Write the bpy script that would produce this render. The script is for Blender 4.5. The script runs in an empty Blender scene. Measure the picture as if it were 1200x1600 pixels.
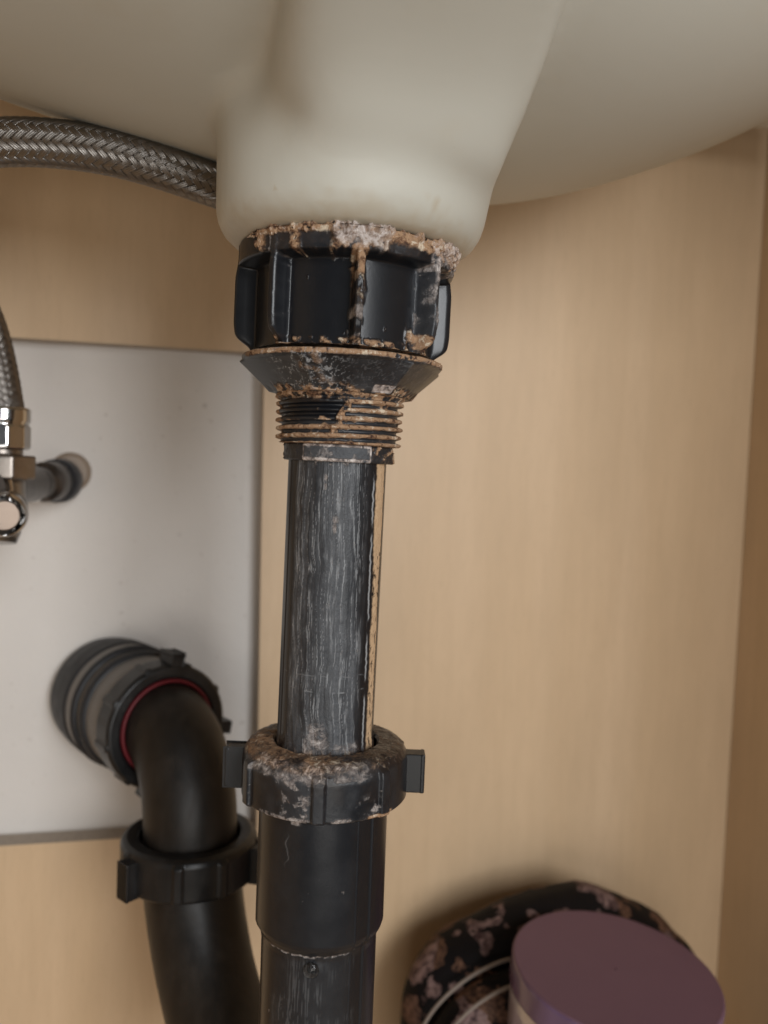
import bpy, bmesh, math, random
import numpy as np
from mathutils import Vector, Matrix
R = math.radians
sc = bpy.context.scene
COL = sc.collection

# ------------------------------------------------------------------ camera
F = 1300.0                     # focal length in pixels of the 1200x1600 picture
PITCH, ROLL = R(-3.0), R(2.2)
_f = np.array([0, math.cos(PITCH), math.sin(PITCH)])
_u0 = np.array([0, -math.sin(PITCH), math.cos(PITCH)])
_r0 = np.array([1.0, 0, 0])
_r = _r0 * math.cos(ROLL) + _u0 * math.sin(ROLL)
_u = -_r0 * math.sin(ROLL) + _u0 * math.cos(ROLL)
cam_d = bpy.data.cameras.new('camera')
cam = bpy.data.objects.new('camera', cam_d); COL.objects.link(cam)
cam.matrix_world = Matrix(((_r[0], _u[0], -_f[0], 0), (_r[1], _u[1], -_f[1], 0), (_r[2], _u[2], -_f[2], 0), (0, 0, 0, 1)))
cam_d.sensor_fit = 'VERTICAL'; cam_d.sensor_height = 36.0; cam_d.lens = 36.0 * F / 1600.0
cam_d.clip_start = 0.01; cam_d.clip_end = 20
cam_d.dof.use_dof = True; cam_d.dof.focus_distance = 0.262; cam_d.dof.aperture_fstop = 8.5
sc.camera = cam

# ------------------------------------------------------------------ light
w = bpy.data.worlds.new('World'); sc.world = w; w.use_nodes = True
bg = w.node_tree.nodes['Background']
bg.inputs[0].default_value = (0.86, 0.92, 1.0, 1); bg.inputs[1].default_value = 0.09

def area(name, loc, target, sx, sy, power, color):
    d = bpy.data.lights.new(name, 'AREA'); d.shape = 'RECTANGLE'; d.size = sx; d.size_y = sy
    d.energy = power; d.color = color
    o = bpy.data.objects.new(name, d); COL.objects.link(o); o.location = loc
    o.rotation_euler = (Vector(target) - Vector(loc)).to_track_quat('-Z', 'Y').to_euler()
    return o
area('room_window_light', (0.62, -0.85, 0.27), (0.02, 0.36, -0.06), 0.50, 0.60, 12.0, (0.96, 0.98, 1.0))
area('room_floor_bounce', (0.10, -0.55, -0.24), (0.0, 0.3, 0.04), 0.5, 0.3, 1.7, (1.0, 0.96, 0.90))

sc.view_settings.view_transform = 'Standard'
sc.view_settings.look = 'None'
sc.view_settings.exposure = 0.0; sc.view_settings.gamma = 1.0
sc.view_settings.use_curve_mapping = False
sc.cycles.use_denoising = True
sc.cycles.max_bounces = 8

# ------------------------------------------------------------------ helpers
def at(px, py, Y):
    d = _f + (px - 600) / F * _r - (py - 800) / F * _u
    return Vector(d * (Y / d[1]))

def link(o, parent=None):
    COL.objects.link(o)
    if parent is not None: o.parent = parent
    return o
def thing(name, label, cat, loc=(0, 0, 0), rot=(0, 0, 0), group=None):
    o = bpy.data.objects.new(name, None); COL.objects.link(o)
    o.location = loc; o.rotation_euler = rot; o.empty_display_size = 0.01
    o['label'] = label; o['category'] = cat
    if group: o['group'] = group
    return o
def tag(o, label, cat, group=None):
    o['label'] = label; o['category'] = cat
    if group: o['group'] = group
    return o
def mesh_obj(name, V, Q, mat, parent=None, smooth=True, attrs=None, T=None):
    me = bpy.data.meshes.new(name)
    V = np.asarray(V, dtype=np.float32); Q = np.asarray(Q, dtype=np.int32)
    n = Q.shape[1]
    me.vertices.add(len(V)); me.vertices.foreach_set('co', V.ravel())
    me.loops.add(Q.size); me.loops.foreach_set('vertex_index', Q.ravel())
    me.polygons.add(len(Q)); me.polygons.foreach_set('loop_start', np.arange(0, Q.size, n, dtype=np.int32))
    me.polygons.foreach_set('use_smooth', np.full(len(Q), smooth))
    me.update(calc_edges=True); me.validate()
    if attrs:
        for k, a in attrs.items():
            at_ = me.attributes.new(k, 'FLOAT', 'POINT'); at_.data.foreach_set('value', np.asarray(a, dtype=np.float32).ravel())
    me.materials.append(mat)
    return link(bpy.data.objects.new(name, me), parent)
def bm_obj(name, bm, mat, parent=None, smooth=False, bevel=0.0, seg=2):
    if bevel:
        bmesh.ops.bevel(bm, geom=[e for e in bm.edges if e.is_manifold and e.calc_face_angle(0) > R(25)], offset=bevel, segments=seg, affect='EDGES', profile=0.5)
    bmesh.ops.recalc_face_normals(bm, faces=bm.faces)
    me = bpy.data.meshes.new(name); bm.to_mesh(me); bm.free()
    for p in me.polygons: p.use_smooth = smooth
    me.materials.append(mat)
    return link(bpy.data.objects.new(name, me), parent)
def add_box(bm, c, s, M=None):
    r = bmesh.ops.create_cube(bm, size=1.0)
    for v in r['verts']:
        v.co = Vector((v.co.x * s[0], v.co.y * s[1], v.co.z * s[2])) + Vector(c)
        if M is not None: v.co = M @ v.co
def grid_quads(n, m, wrap_m=True):
    """n rows, m columns"""
    i = np.arange(n - 1)[:, None]; j = np.arange(m if wrap_m else m - 1)[None, :]
    j2 = (j + 1) % m
    a = i * m + j; b = i * m + j2; c = (i + 1) * m + j2; d = (i + 1) * m + j
    return np.stack(np.broadcast_arrays(a, d, c, b), -1).reshape(-1, 4)

# vectorised noise
_rs = np.random.RandomState(7)
_perm = _rs.permutation(256); _perm = np.concatenate([_perm, _perm, _perm])
_grad = _rs.normal(size=(256, 3)); _grad /= np.linalg.norm(_grad, axis=1)[:, None]
def noise3(x, y, z):
    x, y, z = np.broadcast_arrays(np.asarray(x, float), np.asarray(y, float), np.asarray(z, float))
    xi = np.floor(x).astype(int); yi = np.floor(y).astype(int); zi = np.floor(z).astype(int)
    xf, yf, zf = x - xi, y - yi, z - zi
    u, v, w_ = [t * t * t * (t * (t * 6 - 15) + 10) for t in (xf, yf, zf)]
    out = 0
    for dx in (0, 1):
        for dy in (0, 1):
            for dz in (0, 1):
                h = _perm[_perm[_perm[(xi + dx) & 255] + ((yi + dy) & 255)] + ((zi + dz) & 255)]
                g = _grad[h]
                d = g[..., 0] * (xf - dx) + g[..., 1] * (yf - dy) + g[..., 2] * (zf - dz)
                out = out + d * (u if dx else 1 - u) * (v if dy else 1 - v) * (w_ if dz else 1 - w_)
    return out * 1.5
def fbm(x, y, z, oct=4, gain=0.55):
    s = 0; a = 1.0; t = 0
    for k in range(oct):
        s = s + a * noise3(x * 2 ** k + 13.7 * k, y * 2 ** k + 5.1 * k, z * 2 ** k); t += a; a *= gain
    return s / t * 1.4
def ss(a, b, x):
    t = np.clip((x - a) / (b - a), 0, 1); return t * t * (3 - 2 * t)
def bump1(x, c, wd, soft):           # 1 inside |x-c|<wd, fading over soft
    return 1 - ss(wd, wd + soft, np.abs(x - c))
MM = 0.001

def lathe(name, prof, step, fn, mat, parent, closed_ends=True):
    """prof: [(r,z)...]; fn(a, r, z) -> dr, dict attrs ; a = angle from the side facing the viewer, + to the right"""
    pr = [np.array(prof[0], float)]
    for p, q in zip(prof[:-1], prof[1:]):
        p = np.array(p, float); q = np.array(q, float)
        k = max(1, int(np.linalg.norm(q - p) / step))
        for i in range(1, k + 1): pr.append(p + (q - p) * i / k)
    pr = np.array(pr); rmax = pr[:, 0].max()
    m = int(2 * math.pi * rmax / step)
    a = np.linspace(-math.pi, math.pi, m, endpoint=False)[None, :]
    r0 = pr[:, 0][:, None] * np.ones_like(a); z0 = pr[:, 1][:, None] * np.ones_like(a); A = a * np.ones_like(r0)
    dr, at_ = fn(A, r0, z0) if fn else (0, None)
    dz = 0
    if isinstance(dr, tuple): dr, dz = dr
    r = r0 + dr; z = z0 + dz
    V = np.stack([r * np.sin(A), -r * np.cos(A), z], -1).reshape(-1, 3)
    Q = grid_quads(len(pr), m)[:, ::-1]
    return mesh_obj(name, V, Q, mat, parent, attrs=at_)

def catmull(pts, n):
    P = [np.array(p, float) for p in pts]; P = [2 * P[0] - P[1]] + P + [2 * P[-1] - P[-2]]
    out = []
    for i in range(1, len(P) - 2):
        for k in range(n):
            t = k / n
            out.append(0.5 * ((2 * P[i]) + (-P[i - 1] + P[i + 1]) * t + (2 * P[i - 1] - 5 * P[i] + 4 * P[i + 1] - P[i + 2]) * t * t + (-P[i - 1] + 3 * P[i] - 3 * P[i + 1] + P[i + 2]) * t ** 3))
    out.append(P[-2]); return np.array(out)
def resample(path, step):
    d = np.linalg.norm(np.diff(path, axis=0), axis=1); s = np.concatenate([[0], np.cumsum(d)])
    n = max(2, int(s[-1] / step)); t = np.linspace(0, s[-1], n)
    return np.stack([np.interp(t, s, path[:, k]) for k in range(3)], 1), t
def frames(path):
    T = np.gradient(path, axis=0); T /= np.linalg.norm(T, axis=1)[:, None]
    N = np.zeros_like(T); v = np.array([0, 0, 1.0]) if abs(T[0][2]) < 0.9 else np.array([1.0, 0, 0])
    v = v - T[0] * v.dot(T[0]); N[0] = v / np.linalg.norm(v)
    for i in range(1, len(T)):
        v = N[i - 1] - T[i] * N[i - 1].dot(T[i]); N[i] = v / np.linalg.norm(v)
    return T, N, np.cross(T, N)
def tube(name, path, rad, mat, parent, m=64, caps=False, attrs=None, bumpfn=None):
    T, N, B = frames(path); a = np.linspace(0, 2 * math.pi, m, endpoint=False)
    rad = np.broadcast_to(np.asarray(rad, float).reshape(-1, 1) if np.ndim(rad) else np.full((len(path), 1), rad), (len(path), m)).copy()
    if bumpfn is not None: rad += bumpfn(path, a)
    V = path[:, None, :] + rad[..., None] * (np.cos(a)[None, :, None] * N[:, None, :] + np.sin(a)[None, :, None] * B[:, None, :])
    V = V.reshape(-1, 3); Q = grid_quads(len(path), m)[:, ::-1]
    if caps:
        V = np.concatenate([V, path[:1], path[-1:]]); c0 = len(V) - 2; c1 = len(V) - 1; b = (len(path) - 1) * m
        j = np.arange(m); j2 = (j + 1) % m
        Q = np.concatenate([Q, np.stack([j, j2, j2 * 0 + c0, j2 * 0 + c0], 1)[:, [0, 1, 2, 3]], np.stack([b + j, b + j2, j * 0 + c1, j * 0 + c1], 1)])
        # triangles stored as triangles
        me = bpy.data.meshes.new(name); me.from_pydata(V.tolist(), [], [tuple(dict.fromkeys(q)) for q in Q.tolist()]); me.update()
        for p in me.polygons: p.use_smooth = len(p.vertices) == 4
        me.materials.append(mat)
        o = link(bpy.data.objects.new(name, me), parent); return o
    return mesh_obj(name, V, Q, mat, parent)

# ------------------------------------------------------------------ materials
def new_mat(name):
    m = bpy.data.materials.new(name); m.use_nodes = True
    nt = m.node_tree; b = nt.nodes['Principled BSDF']
    return m, nt, b
def N(nt, t, **kw):
    n = nt.nodes.new(t)
    for k, v in kw.items():
        if k in ('operation', 'data_type', 'blend_type', 'attribute_name', 'feature', 'noise_dimensions', 'voronoi_dimensions', 'distance'): setattr(n, k, v)
        else: n.inputs[k].default_value = v
    return n
def L(nt, a, b): nt.links.new(a, b)
def coord(nt, scale=(1, 1, 1)):
    t = nt.nodes.new('ShaderNodeTexCoord'); mp = nt.nodes.new('ShaderNodeMapping')
    mp.inputs['Scale'].default_value = scale; L(nt, t.outputs['Object'], mp.inputs['Vector']); return mp.outputs['Vector']
def ramp(nt, fac, stops):
    r = nt.nodes.new('ShaderNodeValToRGB'); L(nt, fac, r.inputs[0])
    e = r.color_ramp.elements
    while len(e) < len(stops): e.new(0.5)
    for x, (p, c) in zip(e, stops): x.position = p; x.color = (*c, 1) if len(c) == 3 else c
    return r.outputs[0]
def mix(nt, fac, a, b, blend='MIX'):
    n = nt.nodes.new('ShaderNodeMix'); n.data_type = 'RGBA'; n.blend_type = blend
    for s, v in ((n.inputs['Factor'], fac), (n.inputs[6], a), (n.inputs[7], b)):
        if hasattr(v, 'is_linked') or isinstance(v, bpy.types.NodeSocket): L(nt, v, s)
        elif isinstance(v, (int, float)): s.default_value = v
        else: s.default_value = (*v, 1)
    return n.outputs[2]
def math_(nt, op, a, b=0.0):
    n = nt.nodes.new('ShaderNodeMath'); n.operation = op
    for s, v in ((n.inputs[0], a), (n.inputs[1], b)):
        if isinstance(v, bpy.types.NodeSocket): L(nt, v, s)
        else: s.default_value = v
    return n.outputs[0]
def noise(nt, vec, scale, detail=4, rough=0.55, dist=0.0):
    n = N(nt, 'ShaderNodeTexNoise', Scale=scale, Detail=detail, Roughness=rough, Distortion=dist); L(nt, vec, n.inputs['Vector']); return n.outputs['Fac']
def bump(nt, b, h, strength=0.3, dist=0.001):
    n = N(nt, 'ShaderNodeBump', Strength=strength, Distance=dist); L(nt, h, n.inputs['Height']); L(nt, n.outputs[0], b.inputs['Normal']); return n

def dusty(name, col, dust, rough):
    m, nt, b = new_mat(name); v = coord(nt); v2 = coord(nt, (1, 1, 0.25))
    a = noise(nt, v, 38, 6, 0.65, 0.5); st = noise(nt, v2, 230, 5, 0.65); sp = noise(nt, v, 700, 4, 0.7)
    fac = math_(nt, 'MULTIPLY', ramp(nt, a, [(0.40, (0, 0, 0)), (0.72, (1, 1, 1))]), ramp(nt, st, [(0.35, (0.2,) * 3), (0.7, (1, 1, 1))]))
    c = mix(nt, fac, col, dust)
    c = mix(nt, math_(nt, 'MULTIPLY', ramp(nt, sp, [(0.70, (0, 0, 0)), (0.76, (1, 1, 1))]), 0.5), c, (0.16, 0.14, 0.12))
    L(nt, c, b.inputs['Base Color']); L(nt, mix(nt, fac, (rough,) * 3, (rough + 0.3,) * 3), b.inputs['Roughness'])
    b.inputs['Specular IOR Level'].default_value = 0.42
    bump(nt, b, math_(nt, 'ADD', st, math_(nt, 'MULTIPLY', sp, 0.5)), 0.10, 0.0004)
    return m

def simple(name, col, rough=0.5, metal=0.0, nscale=60, var=0.08, bstr=0.05, coat=0.0):
    m, nt, b = new_mat(name); v = coord(nt)
    nz = noise(nt, v, nscale, 5, 0.6)
    c = mix(nt, nz, tuple(x * (1 - var) for x in col), tuple(min(1, x * (1 + var)) for x in col))
    L(nt, c, b.inputs['Base Color']); b.inputs['Metallic'].default_value = metal
    rr = ramp(nt, nz, [(0.3, (rough * 0.85,) * 3), (0.7, (min(1, rough * 1.2),) * 3)]); L(nt, rr, b.inputs['Roughness'])
    b.inputs['Coat Weight'].default_value = coat
    if bstr: bump(nt, b, noise(nt, v, nscale * 8, 3), bstr, 0.0004)
    return m

# grimy black plastic driven by stain masks modelled on each part
def grimy():
    m, nt, b = new_mat('grimy_black_plastic'); v = coord(nt)
    A = {k: N(nt, 'ShaderNodeAttribute', attribute_name=k).outputs['Fac'] for k in ('tan', 'white', 'film', 'ochre', 'lines')}
    n1 = noise(nt, v, 240, 7, 0.66, 0.3); n2 = noise(nt, v, 800, 5, 0.7); n3 = noise(nt, v, 90, 4, 0.6); n4 = noise(nt, v, 430, 6, 0.7, 0.6)
    def dissolve(w, n, amt, lo=0.30, hi=0.80):
        x = math_(nt, 'ADD', w, math_(nt, 'MULTIPLY', math_(nt, 'SUBTRACT', n, 0.5), amt))
        return math_(nt, 'MULTIPLY', ramp(nt, x, [(lo, (0, 0, 0)), (hi, (1, 1, 1))]), math_(nt, 'MINIMUM', math_(nt, 'MULTIPLY', w, 5.0), 1.0))
    ft = dissolve(A['tan'], n4, 1.5); fw = dissolve(A['white'], n4, 1.3, 0.18, 0.95)
    base = mix(nt, n1, (0.0055, 0.0062, 0.0085), (0.0120, 0.0128, 0.0150))
    film = mix(nt, n2, (0.038, 0.042, 0.048), (0.115, 0.12, 0.13))
    c = mix(nt, math_(nt, 'MULTIPLY', A['film'], math_(nt, 'ADD', 0.35, n1)), base, film)
    tanc = ramp(nt, math_(nt, 'ADD', n1, math_(nt, 'MULTIPLY', math_(nt, 'SUBTRACT', n4, 0.5), 0.7)), [(0.30, (0.030, 0.014, 0.009)), (0.39, (0.17, 0.085, 0.045)), (0.48, (0.42, 0.27, 0.16)), (0.56, (0.34, 0.19, 0.105)), (0.66, (0.68, 0.57, 0.43))])
    whc = ramp(nt, n4, [(0.30, (0.040, 0.030, 0.028)), (0.44, (0.30, 0.24, 0.21)), (0.58, (0.58, 0.51, 0.47)), (0.72, (0.82, 0.77, 0.73))])
    c = mix(nt, math_(nt, 'MULTIPLY', A['tan'], 0.38), c, (0.17, 0.095, 0.055)); c = mix(nt, math_(nt, 'MULTIPLY', A['white'], 0.30), c, (0.26, 0.25, 0.25))
    c = mix(nt, ft, c, tanc); c = mix(nt, fw, c, whc)
    c = mix(nt, math_(nt, 'MULTIPLY', A['lines'], math_(nt, 'ADD', 0.55, math_(nt, 'MULTIPLY', n2, 0.6))), c, (0.42, 0.43, 0.44))
    och = mix(nt, n4, (0.46, 0.29, 0.16), (0.70, 0.50, 0.31)); c = mix(nt, A['ochre'], c, och)
    L(nt, c, b.inputs['Base Color']); b.inputs['Specular IOR Level'].default_value = 0.42
    g = math_(nt, 'MINIMUM', math_(nt, 'ADD', math_(nt, 'ADD', ft, fw), math_(nt, 'ADD', A['ochre'], math_(nt, 'MULTIPLY', A['film'], 0.45))), 1.0)
    rr = mix(nt, g, (0.29,) * 3, (0.85,) * 3); L(nt, rr, b.inputs['Roughness'])
    h = math_(nt, 'MULTIPLY', math_(nt, 'ADD', n4, math_(nt, 'MULTIPLY', n2, 0.4)), math_(nt, 'ADD', g, 0.03))
    bump(nt, b, h, 0.8, 0.0009)
    return m
M_GRIME = grimy()
M_BLACK = dusty('black_plastic', (0.0075, 0.0075, 0.008), (0.030, 0.028, 0.027), 0.32)
M_BLACK2 = dusty('matt_black_pipe', (0.010, 0.0085, 0.0075), (0.040, 0.032, 0.026), 0.40)
M_GREYPL = simple('dusty_dark_grey_plastic', (0.17, 0.158, 0.145), 0.42, nscale=90, var=0.25, bstr=0.05)
M_RUB = simple('black_rubber', (0.012, 0.013, 0.016), 0.55, nscale=120, var=0.2)
M_RED = simple('red_rubber_seal', (0.12, 0.007, 0.012), 0.5, nscale=120)
M_CHROME = simple('chrome', (0.62, 0.61, 0.60), 0.13, 1.0, nscale=80, var=0.06, bstr=0.01)
M_CHROME2 = simple('dull_chrome', (0.36, 0.345, 0.33), 0.34, 1.0, nscale=150, var=0.2, bstr=0.05)
M_STUB = simple('dull_grey_metal', (0.15, 0.145, 0.145), 0.38, 1.0, nscale=150, var=0.3, bstr=0.05)
M_BRASS = simple('tarnished_steel', (0.30, 0.265, 0.235), 0.36, 1.0, nscale=200, var=0.3)
M_BRAID = simple('stainless_braid', (0.26, 0.24, 0.22), 0.34, 1.0, nscale=300, var=0.25, bstr=0.05)
M_CORE = simple('hose_lining', (0.02, 0.018, 0.016), 0.7)
M_RING = simple('beige_plastic', (0.34, 0.27, 0.21), 0.5)

def ceramic():
    m, nt, b = new_mat('glazed_ceramic'); v = coord(nt)
    n1 = noise(nt, v, 9, 4, 0.5); n2 = noise(nt, v, 420, 5, 0.7); n3 = noise(nt, v, 45, 5, 0.65)
    c = mix(nt, n1, (0.525, 0.51, 0.44), (0.575, 0.56, 0.495))
    # dust and stray specks, faint scuffs
    sp = ramp(nt, n2, [(0.70, (0, 0, 0)), (0.76, (1, 1, 1))]); c = mix(nt, math_(nt, 'MULTIPLY', sp, 0.35), c, (0.33, 0.29, 0.22))
    st = ramp(nt, n3, [(0.55, (0, 0, 0)), (0.75, (1, 1, 1))]); c = mix(nt, math_(nt, 'MULTIPLY', st, 0.14), c, (0.50, 0.43, 0.31))
    A = N(nt, 'ShaderNodeAttribute', attribute_name='stain').outputs['Fac']
    c = mix(nt, A, c, (0.42, 0.32, 0.19))
    L(nt, c, b.inputs['Base Color'])
    b.inputs['Roughness'].default_value = 0.42; b.inputs['Specular IOR Level'].default_value = 0.35
    bump(nt, b, noise(nt, v, 70, 3), 0.12, 0.0006)
    return m
M_CER = ceramic()

def wood(name, ca, cb, cs):
    m, nt, b = new_mat(name)
    v = coord(nt, (1.0, 1.0, 0.075)); v2 = coord(nt, (1.0, 1.0, 0.16)); v3 = coord(nt)
    big = noise(nt, v, 22, 3, 0.5, 0.4); fine = noise(nt, v, 190, 5, 0.65, 0.2); fl = noise(nt, v2, 700, 3, 0.6)
    c = mix(nt, ramp(nt, big, [(0.3, (0, 0, 0)), (0.7, (1, 1, 1))]), ca, cb)
    c = mix(nt, math_(nt, 'MULTIPLY', ramp(nt, fine, [(0.42, (0, 0, 0)), (0.68, (1, 1, 1))]), 0.22), c, cs)
    c = mix(nt, math_(nt, 'MULTIPLY', ramp(nt, fl, [(0.56, (0, 0, 0)), (0.68, (1, 1, 1))]), 0.22), c, cs)
    blot = noise(nt, coord(nt, (1, 1, 0.4)), 26, 4, 0.6); c = mix(nt, math_(nt, 'MULTIPLY', ramp(nt, blot, [(0.38, (0, 0, 0)), (0.66, (1, 1, 1))]), 0.34), c, tuple(x * 0.82 for x in ca))
    L(nt, c, b.inputs['Base Color']); b.inputs['Roughness'].default_value = 0.46
    bump(nt, b, fine, 0.05, 0.0004)
    return m
M_WOOD = wood('maple_laminate', (0.61, 0.44, 0.27), (0.665, 0.49, 0.315), (0.49, 0.34, 0.20))
M_EDGE = simple('raw_chipboard_edge', (0.42, 0.36, 0.30), 0.9, nscale=500, var=0.4, bstr=0.4)

def plaster():
    m, nt, b = new_mat('white_plaster'); v = coord(nt)
    n1 = noise(nt, v, 18, 5, 0.6); n2 = noise(nt, v, 240, 5, 0.6)
    c = mix(nt, n1, (0.66, 0.63, 0.595), (0.74, 0.71, 0.675))
    c = mix(nt, math_(nt, 'MULTIPLY', ramp(nt, n2, [(0.66, (0, 0, 0)), (0.74, (1, 1, 1))]), 0.5), c, (0.36, 0.30, 0.26))
    vo = N(nt, 'ShaderNodeTexVoronoi', Scale=17.0); L(nt, v, vo.inputs['Vector'])
    c = mix(nt, ramp(nt, vo.outputs['Distance'], [(0.02, (1, 1, 1)), (0.045, (0, 0, 0))]), c, (0.14, 0.11, 0.10))
    L(nt, c, b.inputs['Base Color']); b.inputs['Roughness'].default_value = 0.85
    bump(nt, b, noise(nt, v, 150, 5), 0.35, 0.0012)
    return m
M_PLAS = plaster()

# ------------------------------------------------------------------ cabinet and wall
YAW = R(15.0)
nb = np.array([-math.sin(YAW), math.cos(YAW), 0]); ex = np.array([math.cos(YAW), math.sin(YAW), 0])
W0 = np.array([-0.1470, 0.450, 0.0])                 # a point of the plaster wall
TH = 0.014
B0 = W0 - nb * TH                                    # a point of the back panel's face
def on_plane(px, py, P0):
    d = _f + (px - 600) / F * _r - (py - 800) / F * _u
    return d * (P0.dot(nb) / d.dot(nb))
def loc(p, P0): p = p - P0; return float(p.dot(ex)), float(p[2])
def wpt(x, z, P0, back=0.0): return P0 + ex * x + np.array([0, 0, z]) + nb * back

cab = thing('sink_cabinet', 'pale maple vanity cabinet interior with a rectangular cut-out in its back panel', 'cabinet')
xr, _ = loc(on_plane(1158, 900, B0), B0)
xr2 = xr; xl = -0.30
c_tr = loc(on_plane(413, 552, B0), B0); c_br = loc(on_plane(401, 1297, B0), B0)
a0 = loc(on_plane(0, 526, B0), B0); a1 = loc(on_plane(0, 1322, B0), B0)
sl_t = (c_tr[1] - a0[1]) / (c_tr[0] - a0[0]); sl_b = (c_br[1] - a1[1]) / (c_br[0] - a1[0])
hx = a0[0] - 0.10
c_tl = (hx, c_tr[1] + sl_t * (hx - c_tr[0])); c_bl = (hx, c_br[1] + sl_b * (hx - c_br[0]))
ZF, ZT = -0.362, 0.34
outer = [(xl, ZF), (xr, ZF), (xr, ZT), (xl, ZT)]; inner = [c_bl, c_br, c_tr, c_tl]
V = []; 
for bk in (0, TH):
    for (x, z) in outer + inner: V.append(wpt(x, z, B0, bk))
bm = bmesh.new(); vs = [bm.verts.new(v) for v in V]
edge_faces = []
for k in range(4):
    k2 = (k + 1) % 4
    bm.faces.new((vs[k], vs[k2], vs[4 + k2], vs[4 + k])); bm.faces.new((vs[8 + k], vs[12 + k], vs[12 + k2], vs[8 + k2]))
    f1 = bm.faces.new((vs[4 + k], vs[4 + k2], vs[12 + k2], vs[12 + k])); f1.material_index = 1
    bm.faces.new((vs[k], vs[8 + k], vs[8 + k2], vs[k2]))
bpn = bm_obj('back_panel', bm, M_WOOD, cab); bpn.data.materials.append(M_EDGE)
def slab(name, P, mat, parent):       # P: 4 corners of a face + thickness vector
    pts, t = P; bm = bmesh.new(); a = [bm.verts.new(p) for p in pts]; b = [bm.verts.new(np.array(p) + t) for p in pts]
    bm.faces.new(a); bm.faces.new(b[::-1])
    for k in range(4): bm.faces.new((a[k], b[k], b[(k + 1) % 4], a[(k + 1) % 4]))
    return bm_obj(name, bm, mat, parent)
# right-hand side panel: meets the back panel at the corner and comes forward
p1 = loc(on_plane(1192, 330, B0), B0)
def side(x, t, yf):
    a = wpt(x, ZF, B0, TH); b = wpt(x, ZF, B0, -yf); c = wpt(x, ZT, B0, -yf); d = wpt(x, ZT, B0, TH)
    return [a, b, c, d], ex * t
slab('side_panel', side(xr + 0.0003, 0.016, 0.50), M_WOOD, cab)
slab('side_panel', side(xl - 0.0003, -0.016, 0.50), M_WOOD, cab)
a = wpt(xl - .016, ZF - .0003, B0, TH); b = wpt(xr + .016, ZF - .0003, B0, TH); c = wpt(xr + .016, ZF - .0003, B0, -0.50); d = wpt(xl - .016, ZF - .0003, B0, -0.50)
slab('bottom_panel', ([a, b, c, d], np.array([0, 0, -0.016])), M_WOOD, cab)
# plaster wall behind
a = wpt(-0.6, -0.7, W0, 0.0006); b = wpt(0.9, -0.7, W0, 0.0006); c = wpt(0.9, 0.6, W0, 0.0006); d = wpt(-0.6, 0.6, W0, 0.0006)
wl = slab('wall', ([a, b, c, d], nb * 0.08), M_PLAS, None); wl['kind'] = 'structure'

# ------------------------------------------------------------------ wash basin (implicit surface -> mesh)
AX = np.array([-0.0155, 0.280]); ZB = 0.0700         # drain axis and the underside of the outlet boss
def smin(a, b, k):
    h = np.clip(0.5 + 0.5 * (b - a) / k, 0, 1); return b * (1 - h) + a * h - k * h * (1 - h)
def smax(a, b, k): return -smin(-a, -b, k)
E_c = np.array([-0.0362, 0.2885, 0.194]); E_a = np.array([0.2286, 0.1417, 0.0864]); E_y, E_t = 0.3666, 0.0739
def basin_sdf(X, Y, Z):
    x, y, z = X - E_c[0], Y - E_c[1], Z - E_c[2]
    cy, sy = math.cos(E_y), math.sin(E_y)
    x, y = x * cy + y * sy, -x * sy + y * cy
    ct, st = math.cos(E_t), math.sin(E_t)
    x, z = x * ct - z * st, x * st + z * ct
    z = z + 0.010 * ss(0.06, 0.20, -x) - 0.011 * ss(0.09, 0.2, x)
    k0 = np.sqrt((x / E_a[0]) ** 2 + (y / E_a[1]) ** 2 + (z / E_a[2]) ** 2) + 1e-9
    k1 = np.sqrt((x / E_a[0] ** 2) ** 2 + (y / E_a[1] ** 2) ** 2 + (z / E_a[2] ** 2) ** 2) + 1e-9
    ell = k0 * (k0 - 1) / k1
    # outlet boss: round, slightly tapered, soft lower edge
    px, py = X - AX[0] - 0.0008, Y - AX[1]
    rr = np.sqrt(px ** 2 + py ** 2)
    zz = Z - ZB
    qx = rr - (0.0436 + 0.012 * np.clip(zz, 0, 0.05)) + 0.011; qz = -(zz) + 0.011
    boss = np.minimum(np.maximum(qx, qz), 0) + np.sqrt(np.maximum(qx, 0) ** 2 + np.maximum(qz, 0) ** 2) - 0.011
    boss = np.maximum(boss, zz - 0.10)
    # overflow channel: a raised rib running forward from the boss under the bowl
    ang = R(13.5); s = px * math.sin(ang) - py * math.cos(ang); t = px * math.cos(ang) + py * math.sin(ang)
    hw = 0.0365 - 0.035 * np.clip(s, 0, 0.12); t = t - 0.004
    ch = smax(smax(smax(ell - 0.015, t - hw, 0.007), (-t - hw) * 0.92, 0.010), -s - 0.005, 0.01)
    # the boss leans forward into the channel
    zq = np.clip(zz - 0.0085, 0, 0.09); sc_ = 1.06 * zq * zq / (zq + 0.0055); rq = 0.0325 - 0.010 * zq; pw = 2.4 + 1.8 * np.clip(zq / 0.02, 0, 1)
    lean = (np.maximum((np.abs(s - sc_ - 0.0092) ** pw + np.abs(t + 0.004 - 0.0075) ** pw), 1e-12) ** (1 / pw) - rq) * 0.72
    lean = np.maximum(smax(lean, 0.012 - zz, 0.010), zz - 0.11)
    ch = smin(ch, lean, 0.006)
    d = smin(ell, ch, 0.005)
    d = smin(d, boss, 0.007)
    rim = np.maximum(np.abs(Z - 0.235) - 0.04, -10)          # unseen slab above the bowl, added to block light
    rx = np.abs(X * math.cos(YAW) + (Y - .28) * math.sin(YAW)) - 0.285; ry = np.abs(-X * math.sin(YAW) + (Y - .28) * math.cos(YAW)) - 0.155
    deck_blocker = np.maximum(np.maximum(rx, ry), np.abs(Z - 0.215) - 0.020)
    return smin(d, deck_blocker, 0.02)
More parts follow.
